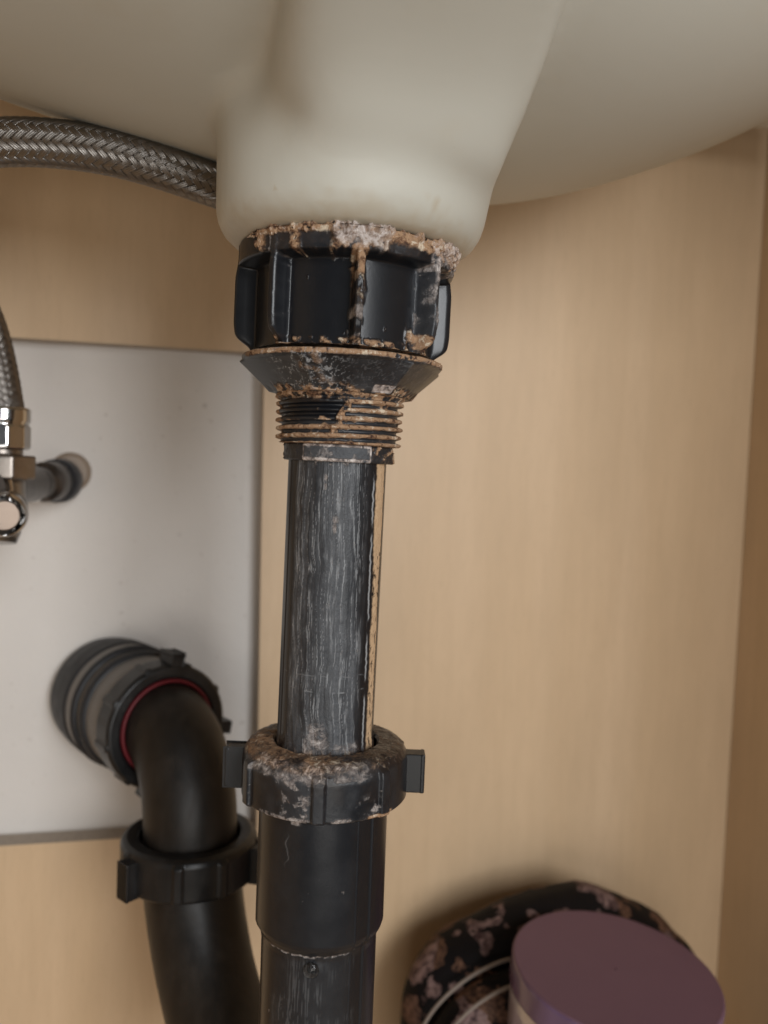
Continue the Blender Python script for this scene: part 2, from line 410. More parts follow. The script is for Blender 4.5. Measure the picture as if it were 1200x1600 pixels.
def surface_nets(f, lo, hi, h):
    ax = [np.arange(l, u_ + h, h) for l, u_ in zip(lo, hi)]
    S = f(*np.meshgrid(*ax, indexing='ij')); n = S.shape
    S[0] = S[-1] = 1e-3; S[:, 0] = S[:, -1] = 1e-3; S[:, :, -1] = 1e-3; S[:, :, 0] = np.maximum(S[:, :, 0], 1e-3)
    ins = S < 0
    acc = np.zeros((n[0] - 1, n[1] - 1, n[2] - 1, 3)); cnt = np.zeros(acc.shape[:3])
    for axis in range(3):
        o = [i for i in range(3) if i != axis]
        for da in (0, 1):
            for db in (0, 1):
                sl0 = [None] * 3; sl1 = [None] * 3
                sl0[axis] = slice(0, n[axis] - 1); sl1[axis] = slice(1, n[axis])
                for q, dd in zip(o, (da, db)): sl0[q] = sl1[q] = slice(dd, n[q] - 1 + dd)
                A_, B_ = S[tuple(sl0)], S[tuple(sl1)]
                cr = (A_ < 0) != (B_ < 0); t = np.where(cr, A_ / np.where(cr, A_ - B_, 1), 0)
                cnt += cr; acc[..., axis] += t
                for q, dd in zip(o, (da, db)): acc[..., q] += cr * dd
    idx = -np.ones(cnt.shape, int); mask = cnt > 0; idx[mask] = np.arange(mask.sum())
    I = np.argwhere(mask); P = acc[mask] / cnt[mask][:, None] + I
    Vv = P * h + np.array([a_[0] for a_ in ax])
    quads = []
    for axis in range(3):
        o = [(axis + 1) % 3, (axis + 2) % 3]
        sl0 = [slice(1, -1)] * 3; sl1 = [slice(1, -1)] * 3
        sl0[axis] = slice(0, n[axis] - 1); sl1[axis] = slice(1, n[axis])
        a_, b_ = ins[tuple(sl0)], ins[tuple(sl1)]
        for flip in (0, 1):
            g = np.argwhere((a_ & ~b_) if not flip else (~a_ & b_))
            g = g + np.array([0 if k == axis else 1 for k in range(3)])
            e1 = np.zeros(3, int); e1[o[0]] = 1; e2 = np.zeros(3, int); e2[o[1]] = 1
            q = [idx[tuple((g - x).T)] for x in (e1 * 0, e1, e1 + e2, e2)]
            q = np.stack(q, 1); quads.append(q[:, ::-1] if not flip else q)
    return Vv, np.concatenate(quads)[:, ::-1]
V, Q = surface_nets(basin_sdf, (-0.32, 0.10, 0.062), (0.30, 0.47, 0.245), 0.0024)
px, py = V[:, 0] - AX[0], V[:, 1] - AX[1]; rr = np.hypot(px, py)
stn = ss(0.044, 0.0365, rr + 0.0035 * fbm(V[:, 0] * 300, V[:, 1] * 300, V[:, 2] * 300)) * (V[:, 2] < 0.078) * 0.5
ang_ = R(13.5); s_c = px * math.sin(ang_) - py * math.cos(ang_); t_c = px * math.cos(ang_) + py * math.sin(ang_) - 0.0048; hw_c = 0.0365 - 0.035 * np.clip(s_c, 0, 0.12)
stn = np.maximum(stn, 0.42 * ss(0.0032, 0.0004, np.abs(t_c - hw_c - 0.003)) * ss(0.02, 0.05, s_c) * ss(-0.5, 0.3, fbm(V[:, 0] * 60, V[:, 1] * 60, V[:, 2] * 60)))
pa = np.degrees(np.arctan2(px, -py))
for a_, z_, wa, wz, st_ in ((-26, 0.0085, 1.6, 0.0005, 0.5), (38, 0.0072, 1.0, 0.0016, 0.55), (34, 0.0090, 2.2, 0.0004, 0.4), (-44, 0.005, 1.2, 0.0018, 0.35), (12, 0.004, 7, 0.0012, 0.3)):
    q_ = fbm(V[:, 0] * 400, V[:, 1] * 400, V[:, 2] * 400)
    stn = np.maximum(stn, st_ * ss(1.5, 0.5, np.abs(pa - a_) / wa + np.abs(V[:, 2] - ZB - z_) / wz / 2 + 0.5 * q_) * (rr < 0.06))
basin = mesh_obj('wash_basin', V, Q, M_CER, None, attrs={'stain': stn})
tag(basin, 'off-white glazed ceramic wash basin underside with a round outlet boss', 'sink')

# ------------------------------------------------------------------ waste fitting
drain = thing('waste_fitting', 'black plastic basin waste with ribbed nut, limescale crusted threads and streaked tailpipe', 'drain fitting',
              (AX[0], AX[1], ZB), (0, R(0.6), 0))
D = math.degrees
def noise_c(a, r, z, f, seed=0, oc=4, fz=None):
    fz = f if fz is None else fz
    return fbm(r * np.sin(a) * f + seed, r * np.cos(a) * f + seed * 0.7, z * fz + seed, oc)

NUT_RIBS = [10 + 45 * k for k in range(8)]
HN = 0.0335
def nut_fn(a, r, z):
    ad = np.degrees(a)
    m = 0
    for c in NUT_RIBS:
        d = np.abs((ad - c + 180) % 360 - 180) * math.pi / 180 * 35.5
        m = np.maximum(m, 1 - ss(0.9, 2.0, d))
    band = ss(-0.0078, -0.0066, z)
    low = ss(-HN + 0.0065, -HN + 0.0005, z)              # 0 at the very bottom
    side = (r > 0.030)
    rib_r = 0.0353 + 0.0008 * bump1(z, -0.018, 0.006, 0.008) - 0.0048 * (1 - ss(-HN, -HN + 0.0065, z)) ** 2
    # flat-ish panel between ribs
    k = np.abs(((ad - 10) % 45) - 22.5); panel = 0.0292 - 0.0009 * (1 - (k / 22.5) ** 2)
    rr_ = panel + (rib_r - panel) * np.maximum(m, band * 0.97)
    dr = np.where(side, rr_ - r, 0)
    # stains
    n1 = noise_c(a, r, z, 260, 3, 5); n2 = noise_c(a, r, z, 520, 9, 4); n3 = noise_c(a, r, z, 110, 21, 3)
    rng_a = ss(-58, -40, ad) * (1 - ss(78, 92, ad))
    top = ss(-0.0105, -0.001, z + 0.0035 * n3) * rng_a
    tan = ss(0.30, 0.52, top * 0.75 + 0.55 * n1) * (rng_a > 0.05)
    left_win = bump1(ad, -33, 6, 4) * bump1(z, -0.0045, 0.002, 0.0015) + bump1(ad, -12, 6, 4) * bump1(z, -0.0045, 0.0018, 0.0015) + bump1(ad, 32, 7, 5) * bump1(z, -0.0065, 0.0018, 0.002)
    tan = tan * (1 - 0.9 * np.clip(left_win + 0.3 * n2, 0, 1))
    rib10 = bump1(ad + 2.5 * n3, 10, 3.4, 2.0); rib55 = bump1(ad + 2 * n3, 55, 4.5, 2); ribm = bump1(ad + n3, -35, 3.2, 1.5)
    tan = np.maximum(tan, rib10 * ss(-0.028, -0.006, z + 0.008 * n3) * ss(-0.3, 0.1, n1 + 0.15))
    clump_w = bump1(ad, 10, 9, 9) * ss(-0.0095, -0.003, z); clump_w2 = bump1(ad, 68, 14, 8) * ss(-0.0125, -0.006, z)
    white = 0.85 * ss(0.30, 0.75, clump_w * 0.8 + 0.5 * n1) + 0.55 * ss(0.45, 0.7, clump_w2 * 0.7 + 0.5 * n2)
    white += rib10 * bump1(z, -0.0275, 0.003, 0.003) * ss(-0.1, 0.2, n1) * 0.6
    nz_ = noise_c(a, r, z, 700, 15, 4, fz=130); white += rib55 * ss(-0.25, 0.35, nz_) * 0.62 * ss(-0.031, -0.022, z) + ribm * ss(0.15, 0.4, n1) * 0.25
    white += 0.16 * ss(0.5, 0.62, n2) * ss(0.1, 0.5, n3) * rng_a
    rim = bump1(z, -HN + 0.0010 + 0.0006 * n3, 0.0005, 0.0012) * ss(-48, -34, ad) * (1 - ss(66, 78, ad)); tan = np.maximum(tan, rim * ss(-0.25, 0.15, n1))
    tan = np.maximum(tan, bump1(ad, 52, 5, 4) * (1 - ss(-0.030, -0.024, z)) * ss(-0.2, 0.2, n1) * 0.9)
    film = 0.35 * rib55 + 0.10 * ribm * np.clip(n1 + .3, 0, 1) + 0.25 * ss(-0.009, -0.004, z) * np.clip(n3 + .5, 0, 1) + 0.10 * np.clip(n3 + .3, 0, 1) * m
    eg = bump1(np.abs((ad + 35)), 2.6, 0.25, 0.5) * (ad < -35) * side; white += 0.55 * eg * ss(-0.35, 0.15, n3)
    crust = np.clip(tan + white, 0, 1.4)
    dr = dr + np.where(side, crust * (0.0004 + 0.0011 * np.clip(n1 + 0.35, 0, 1.2) + 0.0004 * n2), 0)
    dr = dr + 0.0006 * clump_w * (0.6 + n1) * side
    return dr, {'tan': np.clip(tan, 0, 1), 'white': np.clip(white, 0, 1), 'film': np.clip(film, 0, 1)}
nut = lathe('retaining_nut', [(0.018, -0.0002), (0.0352, -0.0002), (0.0353, -0.001), (0.0353, -HN + 0.0005), (0.0305, -HN), (0.018, -HN)], 0.00032, nut_fn, M_GRIME, drain)

# crust squeezed out between nut and basin: a lumpy ring
def crust_ring():
    na, nm = 900, 26
    a = np.linspace(R(-62), R(96), na)[:, None]; p = np.linspace(0, 2 * math.pi, nm, endpoint=False)[None, :]
    ad = np.degrees(a)
    e = ss(-62, -46, ad) * (1 - ss(84, 96, ad))
    n = fbm(a * 9, a * 0, a * 0 + 4, 4); m_ = e * (0.0006 + 0.0017 * np.clip(n + 0.25, 0, 1)) + 0.0009 * bump1(ad, 10, 8, 8) + 0.0012 * bump1(ad, 70, 12, 8)
    rc = 0.0352 + 0.0004 * n
    x = rc + m_ * np.cos(p) * 0.9; z = -0.0006 + m_ * np.sin(p) * 1.05 - 0.0006 * bump1(ad, 10, 8, 8) + 0 * x
    q = fbm(x * np.sin(a) * 420, x * np.cos(a) * 420, z * 420, 4)
    x = x + m_ * 0.55 * q * np.cos(p); z = z + m_ * 0.55 * q * np.sin(p)
    V = np.stack([x * np.sin(a), -x * np.cos(a), z], -1).reshape(-1, 3)
    wht = np.clip(0.25 + 0.5 * bump1(ad, 10, 10, 8) + 0.3 * bump1(ad, 72, 10, 8) + 0.6 * q, 0, 1)
    mesh_obj('limescale_crust', V, grid_quads(na, nm), M_GRIME, drain, attrs={'tan': np.full(x.shape, 1.0) * (q > -0.42), 'white': wht, 'film': x * 0})
crust_ring()

# conical flange washer
def cone_fn(a, r, z):
    ad = np.degrees(a)
    seg = 60.0; k = np.radians(((ad + 17 + 360) % seg) - seg / 2)
    poly = math.cos(R(seg / 2)) / np.cos(k) * 1.07
    fl = ss(0.0, 1.0, (-z - 0.0366) / 0.001)
    dr = r * (poly - 1) * 0.7 * fl * (r > 0.0205)
    n1 = noise_c(a, r, z, 260, 33, 5); n2 = noise_c(a, r, z, 600, 39, 4); n3 = noise_c(a, r, z, 120, 31, 3)
    rng_a = ss(-62, -30, ad) * (1 - ss(80, 95, ad))
    edge = bump1(z, -0.0357 + 0.0003 * n3, 0.0006, 0.0007)
    tan = edge * ss(-0.45, -0.1, n1 + 0.1) * ss(-75, -50, ad) * (1 - ss(82, 100, ad))
    lowb = 1 - ss(-0.0463, -0.0436, z + 0.0018 * n3)
    tan = np.maximum(tan, lowb * ss(-0.2, 0.1, n1) * ss(-70, -58, ad))
    drip = bump1(ad, -14, 6 + 0 * ad, 6) * ss(-0.05, 0.3, n1); tan = np.maximum(tan, drip * 0.5)
    web = ss(0.035, 0.012, np.abs(noise_c(a, r, z, 180, 51, 3))) + ss(0.03, 0.01, np.abs(noise_c(a, r, z, 300, 57, 2)))
    lines = np.clip(web * (0.62 * bump1(ad, -20, 14, 18) + 0.14 * rng_a), 0, 1)
    facet = bump1(np.abs(k), R(seg / 2), R(0.5), R(1.0)) * (r > 0.021) * (r < 0.0325); lines = np.maximum(lines, 0.35 * facet * ss(-.3, .2, n1))
    white = 0.35 * bump1(ad, -6, 3, 4) * ss(-.2, .2, n1)
    chip = bump1(ad, 36, 7, 1.5) * bump1(z, -0.0452, 0.0009, 0.0005)
    white = np.maximum(white, chip * 1.0)
    tan *= (1 - chip)
    film = (0.12 + 0.36 * np.clip(n3 + 0.25, 0, 1)) * rng_a * (r > 0.021)
    cr = np.clip(tan + white * 0.4, 0, 1)
    dr = dr + cr * (0.0003 + 0.0007 * np.clip(n1 + 0.3, 0, 1)) + lowb * 0.0006 * n3
    return dr, {'tan': np.clip(tan, 0, 1), 'white': np.clip(white, 0, 1), 'film': np.clip(film, 0, 1), 'lines': lines}
lathe('flange_washer', [(0.019, -0.0348), (0.0325, -0.0350), (0.0331, -0.0354), (0.0330, -0.0368), (0.0226, -0.0466), (0.019, -0.0473)], 0.00030, cone_fn, M_GRIME, drain)

# threaded section
def thread_fn(a, r, z):
    ad = np.degrees(a)
    ph = (-z / 0.00268 + a / (2 * math.pi)) % 1.0
    tri = 1 - np.abs(ph - 0.5) * 2; prof = ss(0.25, 0.75, tri)
    inthr = ss(-0.0632, -0.0618, z) * (1 - ss(-0.0480, -0.0472, z))
    n1 = noise_c(a, r, z, 300, 63, 5); n2 = noise_c(a, r, z, 620, 69, 4); n3 = noise_c(a, r, z, 130, 61, 3)
    clean = bump1(ad, -30, 30, 14) * ss(-0.0565, -0.0545, z + 0.0008 * n3)      # black upper left
    t = np.clip(0.65 + 0.9 * n3 + 0.5 * prof - 1.15 * clean - 0.15 * (ad < -25) , 0, 1)
    tan = ss(0.35, 0.6, t * (0.45 + 0.45 * prof) + 0.30 * n1)
    low = 1 - ss(-0.0606, -0.0585, z); tan = np.maximum(tan, 0.9 * low * prof * ss(-.4, 0, n1))
    strand = bump1(ad + 40 * n3 * 0.3, 5, 2.5, 1.5) * ss(-0.2, 0.1, n1) * ss(-0.0600, -0.0590, z); tan = np.maximum(tan, strand)
    topc = ss(-0.0500, -0.0478, z + 0.0012 * n3); tan = np.maximum(tan, topc * ss(-0.3, 0, n1)) 
    white = 0.35 * ss(0.35, 0.6, n2) * (1 - clean) + 0.4 * topc * ss(0.1, 0.5, n2)
    film = 0.3 * (1 - clean)
    dr = inthr * (prof - 0.5) * 0.0014 + tan * (0.0002 + 0.0008 * np.clip(n1 + 0.2, -.3, 1)) + topc * 0.0007 + strand * 0.0006
    return dr, {'tan': np.clip(tan, 0, 1), 'white': np.clip(white, 0, 1), 'film': np.clip(film, 0, 1)}
lathe('threaded_tail', [(0.0205, -0.0455), (0.0200, -0.0475), (0.0198, -0.0628), (0.0150, -0.0632)], 0.00028, thread_fn, M_GRIME, drain)

def collar_fn(a, r, z):
    ad = np.degrees(a)
    n1 = noise_c(a, r, z, 300, 73, 5); n2 = noise_c(a, r, z, 600, 79, 4)
    e = bump1(z, -0.0634, 0.0003, 0.0004) + bump1(z, -0.0680, 0.00035, 0.0004)
    seam = bump1(ad, -34, 0.7, 0.6) + bump1(ad, 38, 0.7, 0.6)
    mid = bump1(ad, 2, 36, 2)
    white = np.clip(0.75 * e * mid + seam * 0.6 + mid * 0.35 * ss(-0.05, 0.35, n1), 0, 1) * ss(-0.5, -0.1, n1 + 0.2)
    tan = ss(0.1, 0.4, n1) * ss(38, 48, ad) + 0.4 * ss(0.2, 0.5, n2) * (1 - mid)
    film = 0.6 * mid + 0.25
    dr = tan * 0.0006 * (1 + n1) + 0.0002 * n1 + 0.0003 * mid
    return dr, {'tan': np.clip(tan, 0, 1), 'white': white, 'film': np.clip(film, 0, 1)}
lathe('clamp_collar', [(0.0160, -0.0629), (0.0178, -0.0630), (0.0180, -0.0634), (0.0180, -0.0680), (0.0176, -0.0685), (0.0160, -0.0685)], 0.00028, collar_fn, M_GRIME, drain)

# tailpipe with chalky runs
def pipe_fn(a, r, z):
    ad = np.degrees(a); x = a * 16.4   # mm around
    zz = z * 1000
    wob = 1.5 * fbm(zz * 0.045, x * 0.03, x * 0 + 3, 3) + 0.22 * fbm(zz * 0.45, x * 0.4, x * 0 + 23, 3)
    xw = x + wob + 0.02 * zz
    s1 = fbm(xw * 0.55, zz * 0.016, x * 0 + 8, 3, 0.5); s2 = fbm(xw * 1.15, zz * 0.022, x * 0 + 1, 3, 0.5)
    s3 = fbm(xw * 0.30, zz * 0.012, x * 0 + 5, 3); g = noise_c(a, r, z, 420, 81, 4); lg = fbm(x * 0.3, zz * 0.09, x * 0 + 41, 3)
    s4 = fbm(xw * 2.6, zz * 0.05, x * 0 + 31, 2)
    run_c = bump1(ad, -3, 36, 14)
    l1 = ss(0.085, 0.025, np.abs(s1 - 0.02)) * ss(-0.45, 0.05, lg); l2 = ss(0.16, 0.05, np.abs(s2 + 0.05)) * ss(-0.1, 0.35, fbm(x * 0.4, zz * 0.06, x * 0 + 61, 3))
    l3 = ss(0.30, 0.05, np.abs(s4)) * ss(0.0, 0.4, s3 + 0.2)
    lines = run_c * np.clip(0.58 * l1 + 0.20 * l2 + 0.05 * l3, 0, 1) * np.clip(0.75 + 0.9 * lg + 0.3 * g, 0.2, 1)
    white = run_c * 0.5 * l1 * ss(0.1, 0.5, g)
    blob = np.maximum(bump1(ad + 6 * lg, 4, 1.2, 2.6) * bump1(zz, -88.5, 1.0, 3.0), bump1(ad, -9, 1.0, 1.6) * bump1(zz, -75, 1.4, 2.0))
    white = np.maximum(white, 0.62 * blob * ss(-0.4, 0.1, g + 0.2))
    film = run_c * np.clip(0.52 + 0.75 * np.clip(s3 + 0.15, -.2, 1) + 0.26 * s2 + 0.08 * s4 + 0.25 * lg, 0, 1.2) + 0.03
    film *= (1 - 0.75 * bump1(ad + 5 * lg, 30, 8, 6) * ss(-135, -112, zz))
    rn_ = ss(-0.15, 0.25, fbm(x * 0.25, zz * 0.1, 0 * x, 3)) * bump1(ad, -5, 48, 10)
    ring = (bump1(zz + 0.35 * fbm(x * 0.2, 0 * x, 0 * x, 2), -142.5 - 0.35 * np.cos(a * 3), 0.07, 0.20) + 0.6 * bump1(zz + 0.6 * fbm(x * 0.3, 0 * x, 0 * x + 5, 2), -137.5, 0.05, 0.2)) * rn_
    lines = np.maximum(lines, 0.50 * ring)
    # ochre run down the right flank
    cs = 63 + 2.0 * ss(-70, -160, zz); wd = 8.6 - 2.6 * ss(-70, -120, zz) + 2.6 * fbm(zz * 0.07, x * 0.02, 0 * x, 3)
    hole = ss(0.26, 0.38, fbm(x * 0.8, zz * 0.30, 0 * x + 17, 4)) * ss(-92, -104, zz)
    st = (1 - ss(wd, wd + 1.4, np.abs(ad - cs + 1.6 * fbm(zz * 0.5, 0 * x, 0 * x, 3)))) * (1 - hole)
    ochre = st * ss(-166, -160, zz)
    edge = bump1(ad + 2.5 * fbm(zz * 0.3, 0 * x, 0 * x + 4, 3), cs - 12.5, 0.5, 1.4); lines = np.maximum(lines, edge * 0.9 * ss(-0.3, 0.1, lg))
    # brown and white crust at the foot
    foot = 1 - ss(-166, -158.5, zz + 3.4 * fbm(x * 0.22, zz * 0.1, 0 * x + 9, 4)); foot = foot * (ad > -120) * (ad < 120)
    tan = foot * (0.55 + 0.6 * noise_c(a, r, z, 160, 84, 4))
    fw = bump1(ad + 8 * lg, -8, 8, 12) * bump1(zz, -158.5, 2.5, 5.5) + 0.8 * bump1(ad, 28, 10, 8) * bump1(zz + 1.0 * lg, -161.0, 0.8, 1.8)
    white = np.maximum(white, np.clip(fw * (0.55 + 0.7 * g), 0, 1) * 0.75)
    topn = ss(-72.5, -69, zz); white = np.maximum(white, 0.45 * topn * run_c * ss(-0.1, 0.4, g))
    dr = 0.00022 * (1 - ss(0.5, 1.1, np.abs(ad + 62))) + white * 0.00016 + 0.0003 * st + foot * 0.0005 * (1 + g)
    return dr, {'tan': np.clip(tan, 0, 1), 'white': np.clip(white, 0, 1), 'film': np.clip(film, 0, 1), 'ochre': np.clip(ochre, 0, 1), 'lines': np.clip(lines, 0, 1)}
lathe('tail_pipe', [(0.0164, -0.0680), (0.0163, -0.178), (0.0130, -0.178)], 0.00020, pipe_fn, M_GRIME, drain)

# ------------------------------------------------------------------ trap
TX, TY = -0.0168, 0.280
trap = thing('bottle_trap', 'black plastic U-bend trap with winged slip nuts below the streaked tailpipe', 'drain trap', (TX, TY, 0))
trap.name = 'drain_trap'
SN_T, SN_B = -0.0925, -0.1108
def slip_fn(a, r, z):
    ad = np.degrees(a)
    n1 = noise_c(a, r, z, 300, 93, 5); n2 = noise_c(a, r, z, 640, 99, 4); n3 = noise_c(a, r, z, 110, 91, 3)
    side = ss(0.0268, 0.0280, r)
    rib = 0
    for c in (-58, 0, 46, 115, 180, -115):
        rib = np.maximum(rib, bump1((ad - c + 180) % 360 - 180, 0, 3.2, 1.6))
    dr = side * rib * 0.0013 * ss(-0.0945, -0.0965, z)
    topm = 1 - ss(0.0265, 0.0283, r + 0.0012 * n3); topm = topm * (z > -0.105)
    front = bump1(ad, -5, 75, 25)
    rimz = bump1(r, 0.0268, 0.0018, 0.0012) * (z > -0.1)
    tan = np.clip(topm * (0.62 + 0.5 * n3 + 0.25 * n1), 0, 1) * (1 - 0.7 * ss(0.0185, 0.017, r))
    tan *= 0.5 + 0.5 * bump1(ad, -50, 45, 30)
    wr = (bump1(z, -0.0955, 0.0018, 0.0022) * ss(0.0225, 0.0245, r)) * ss(-62, -50, ad) * (1 - ss(30, 48, ad))
    white = 0.56 * ss(0.36, 0.98, wr * 0.75 + 0.55 * n1 + 0.2 * n3) * (wr > 0.02)
    drip = bump1(ad + 6 * n3, -15, 7, 9) * side
    white = np.maximum(white, 0.55 * drip * ss(-0.05, 0.4, n1 + 0.1 - 0.15 * ss(-0.1, -0.108, z)))
    white = np.maximum(white, 0.5 * bump1(ad + 5 * n3, 33, 7, 6) * side * ss(-0.1, -0.107, z) * ss(0.0, 0.4, n1))
    bot = bump1(z, SN_B + 0.0004, 0.0006, 0.0008) * side
    white = np.maximum(white, 0.75 * bot * bump1(ad, -8, 28, 10) * ss(-0.3, 0.1, n1)); tan = np.maximum(tan, bot * bump1(ad, 44, 9, 4) * ss(-0.5, 0, n1))
    ed = rib * (1 - rib) * 4; white = np.maximum(white, 0.3 * ed * ss(0.1, 0.4, n2) * side)
    film = 0.30 * np.clip(n3 + 0.35, 0, 1) * side * front + 0.30 * drip + 0.5 * wr * np.clip(0.6 + n1, 0, 1)
    cr = np.clip(tan * topm + white, 0, 1)
    dz = topm * 0.0004 * n1 * (z > -0.1)
    dr = dr + side * white * (0.0001 + 0.0005 * np.clip(n1, 0, 1))
    return (dr, dz), {'tan': np.clip(tan, 0, 1), 'white': np.clip(white, 0, 1), 'film': np.clip(film, 0, 1)}
snut = lathe('slip_nut', [(0.0172, -0.105), (0.0172, SN_T - 0.0010), (0.0182, SN_T), (0.0235, SN_T - 0.0002), (0.0262, SN_T - 0.0014), (0.0278, SN_T - 0.0040), (0.0281, SN_T - 0.0060), (0.0281, SN_B + 0.0006), (0.0276, SN_B), (0.0215, SN_B)], 0.00030, slip_fn, M_GRIME, trap)
def wing(parent, c, ang, h=0.0132, out=0.0068, thick=0.0062, rad=0.0272, mat=None):
    bm = bmesh.new(); M = Matrix.Rotation(ang, 4, 'Z')
    add_box(bm, (0, -(rad + out / 2 - 0.001), 0), (thick, out + 0.002, h))
    add_box(bm, (0, -(rad + out - 0.0008), 0), (thick + 0.0003, 0.0016, h + 0.0002))
    bm.transform(Matrix.Translation(c) @ M)
    return bm_obj('wing', bm, mat or M_BLACK, parent, smooth=False, bevel=0.0005)
for ang in (R(90), R(-90), R(180)):
    wing(snut, (0, 0, -0.1030), ang)

def body_fn(a, r, z):
    ad = np.degrees(a); zz = z * 1000; x = a * 21.5
    n1 = noise_c(a, r, z, 300, 103, 5); n2 = noise_c(a, r, z, 420, 109, 4); n3 = noise_c(a, r, z, 60, 101, 3)
    dr = 0.00035 * bump1(ad, 36, 0.6, 0.7) + 0.0002 * bump1(ad, 52, 0.5, 0.6) - 0.0005 * bump1(ad, 44, 7, 1.2) + 0.00035 * bump1(ad, -74, 1, 0.8)
    # a few drips and specks
    spec = ss(0.60, 0.70, n2) * ss(0.05, 0.4, n3 + 0.15)
    drip = bump1(zz, -111.6 - 1.6 * fbm(x * 0.5, 0 * x, 0 * x, 4), 0.8, 0.9) * bump1(ad, -8, 20, 6)
    white = 0.5 * spec * bump1(ad, -5, 50, 15) + 0.8 * drip * ss(-0.3, 0.1, n1)
    white += 0.9 * bump1(ad, -20, 3, 2.5) * bump1(zz, -113, 0.9, 1.2)
    lip = bump1(zz + 0.9 * fbm(x * 0.3, 0 * x, 0 * x + 2, 3), -158.0, 0.22, 0.35) * bump1(ad, -8, 38, 8) * ss(-0.25, 0.2, fbm(x * 0.5, 0 * x, 0 * x + 7, 3) + 0.15)
    white = np.maximum(white, 0.6 * lip)
    loop = bump1(np.hypot((ad - 26) * 0.37, (zz + 158) * 1.0), 3.0, 0.12, 0.3) * (ad > 22); white = np.maximum(white, 0.0 * loop)
    sv = fbm((x + 0.8 * n3) * 0.8, zz * 0.025, 0 * x + 6, 3); low = ss(-157, -163, zz)
    lines = 0.13 * low * ss(0.14, 0.05, np.abs(sv - 0.02)) * bump1(ad, -2, 32, 20) * ss(-0.1, 0.3, n3 + 0.1)
    lines += 0.22 * bump1(ad + 8 * fbm(zz * 0.12, 0 * x, 0 * x, 3), -28, 0.25, 0.5) * ss(-130, -124, zz) * (1 - ss(-121, -117, zz))
    film = (0.02 + 0.13 * np.clip(n3 + 0.3, 0, 1) + 0.10 * low) * bump1(ad, -6, 32, 16)
    return dr + 0.0003 * np.clip(white, 0, 1) * (zz > -116), {'tan': np.clip(0 * a, 0, 1), 'white': np.clip(white, 0, 1), 'film': np.clip(film, 0, 1), 'lines': np.clip(lines, 0, 1)}
lathe('trap_body', [(0.0170, -0.1070), (0.0218, -0.1075), (0.0219, -0.1540), (0.0214, -0.1556), (0.0200, -0.1580), (0.0197, -0.1600), (0.0196, -0.2140)], 0.00034, body_fn, M_GRIME, trap)

RX, RY = -0.0840, 0.377                         # rear riser
TL = Vector((-TX, -TY, 0))                      # world -> trap local
def tl(p): return np.array(p) + np.array([-TX, -TY, 0])
# U bend
UZ = -0.163
cx, cy = (TX + RX) / 2, (TY + RY) / 2; hx_, hy_ = (TX - RX) / 2, (TY - RY) / 2; hr = math.hypot(hx_, hy_)
pts = [(TX, TY, -0.2120)] + [(cx + hx_ * math.cos(t), cy + hy_ * math.cos(t), -0.212 * (1 - t / math.pi) + UZ * t / math.pi - hr * math.sin(t) * 1.06) for t in np.linspace(0, math.pi * 0.925, 40)[1:]]
pth, _ = resample(np.array([tl(p) for p in pts]), 0.002)
tube('u_bend', pth, np.interp(np.linspace(0, 1, len(pth)), [0, 0.7, 0.9, 1], [0.0197, 0.0213, 0.0222, 0.0222]), M_BLACK2, trap, m=72)
# rear slip nut
def ring_prof(r, zt, zb, inner): return [(inner, zb + 0.004), (inner, zt - 0.0006), (inner + 0.0008, zt), (r - 0.0030, zt), (r - 0.0008, zt - 0.0012), (r, zt - 0.0030), (r, zb + 0.001), (r - 0.0008, zb), (inner, zb)]
def rear_fn(a, r, z):
    ad = np.degrees(a); rib = 0
    for c in (-48, 4, 40, 90, 150, -150): rib = np.maximum(rib, bump1((ad - c + 180) % 360 - 180, 0, 3.0, 1.4))
    return ss(0.030, 0.0315, r) * rib * 0.0016, None
rn = lathe('slip_nut', ring_prof(0.0310, -0.1710, -0.1900, 0.0228), 0.0006, rear_fn, M_BLACK, trap)
rn.location = tl((RX, RY, 0))
for ang in (R(-40), R(80), R(-160)):
    wing(rn, (0, 0, -0.1825), ang, h=0.0165, out=0.0058, thick=0.0075, rad=0.0300)
# elbow up and back to the wall connector
d_h = np.array([0.65, -0.76, 0]); d_h /= np.linalg.norm(d_h)
C1 = np.array([RX, RY, 0]) - d_h * 0.030; ZC = -0.1290
br = 0.040
pts = [np.array([C1[0], C1[1], ZC]) - d_h * 0.02 , np.array([C1[0], C1[1], ZC])]
for t in np.linspace(0, math.pi / 2, 14)[1:]:
    p = np.array([C1[0], C1[1], 0]) + d_h * 0.030 * math.sin(t); pts.append(np.array([p[0], p[1], ZC - br * (1 - math.cos(t))]))
pts.append(np.array([RX, RY, -0.181]))
pth, _ = resample(np.array([tl(p) for p in pts]), 0.0012)
k = np.ones(5) / 5
for q in range(3): pth[2:-2, q] = np.convolve(pth[:, q], k, 'valid')
tube('elbow_pipe', pth, 0.0213, M_BLACK2, trap, m=72)

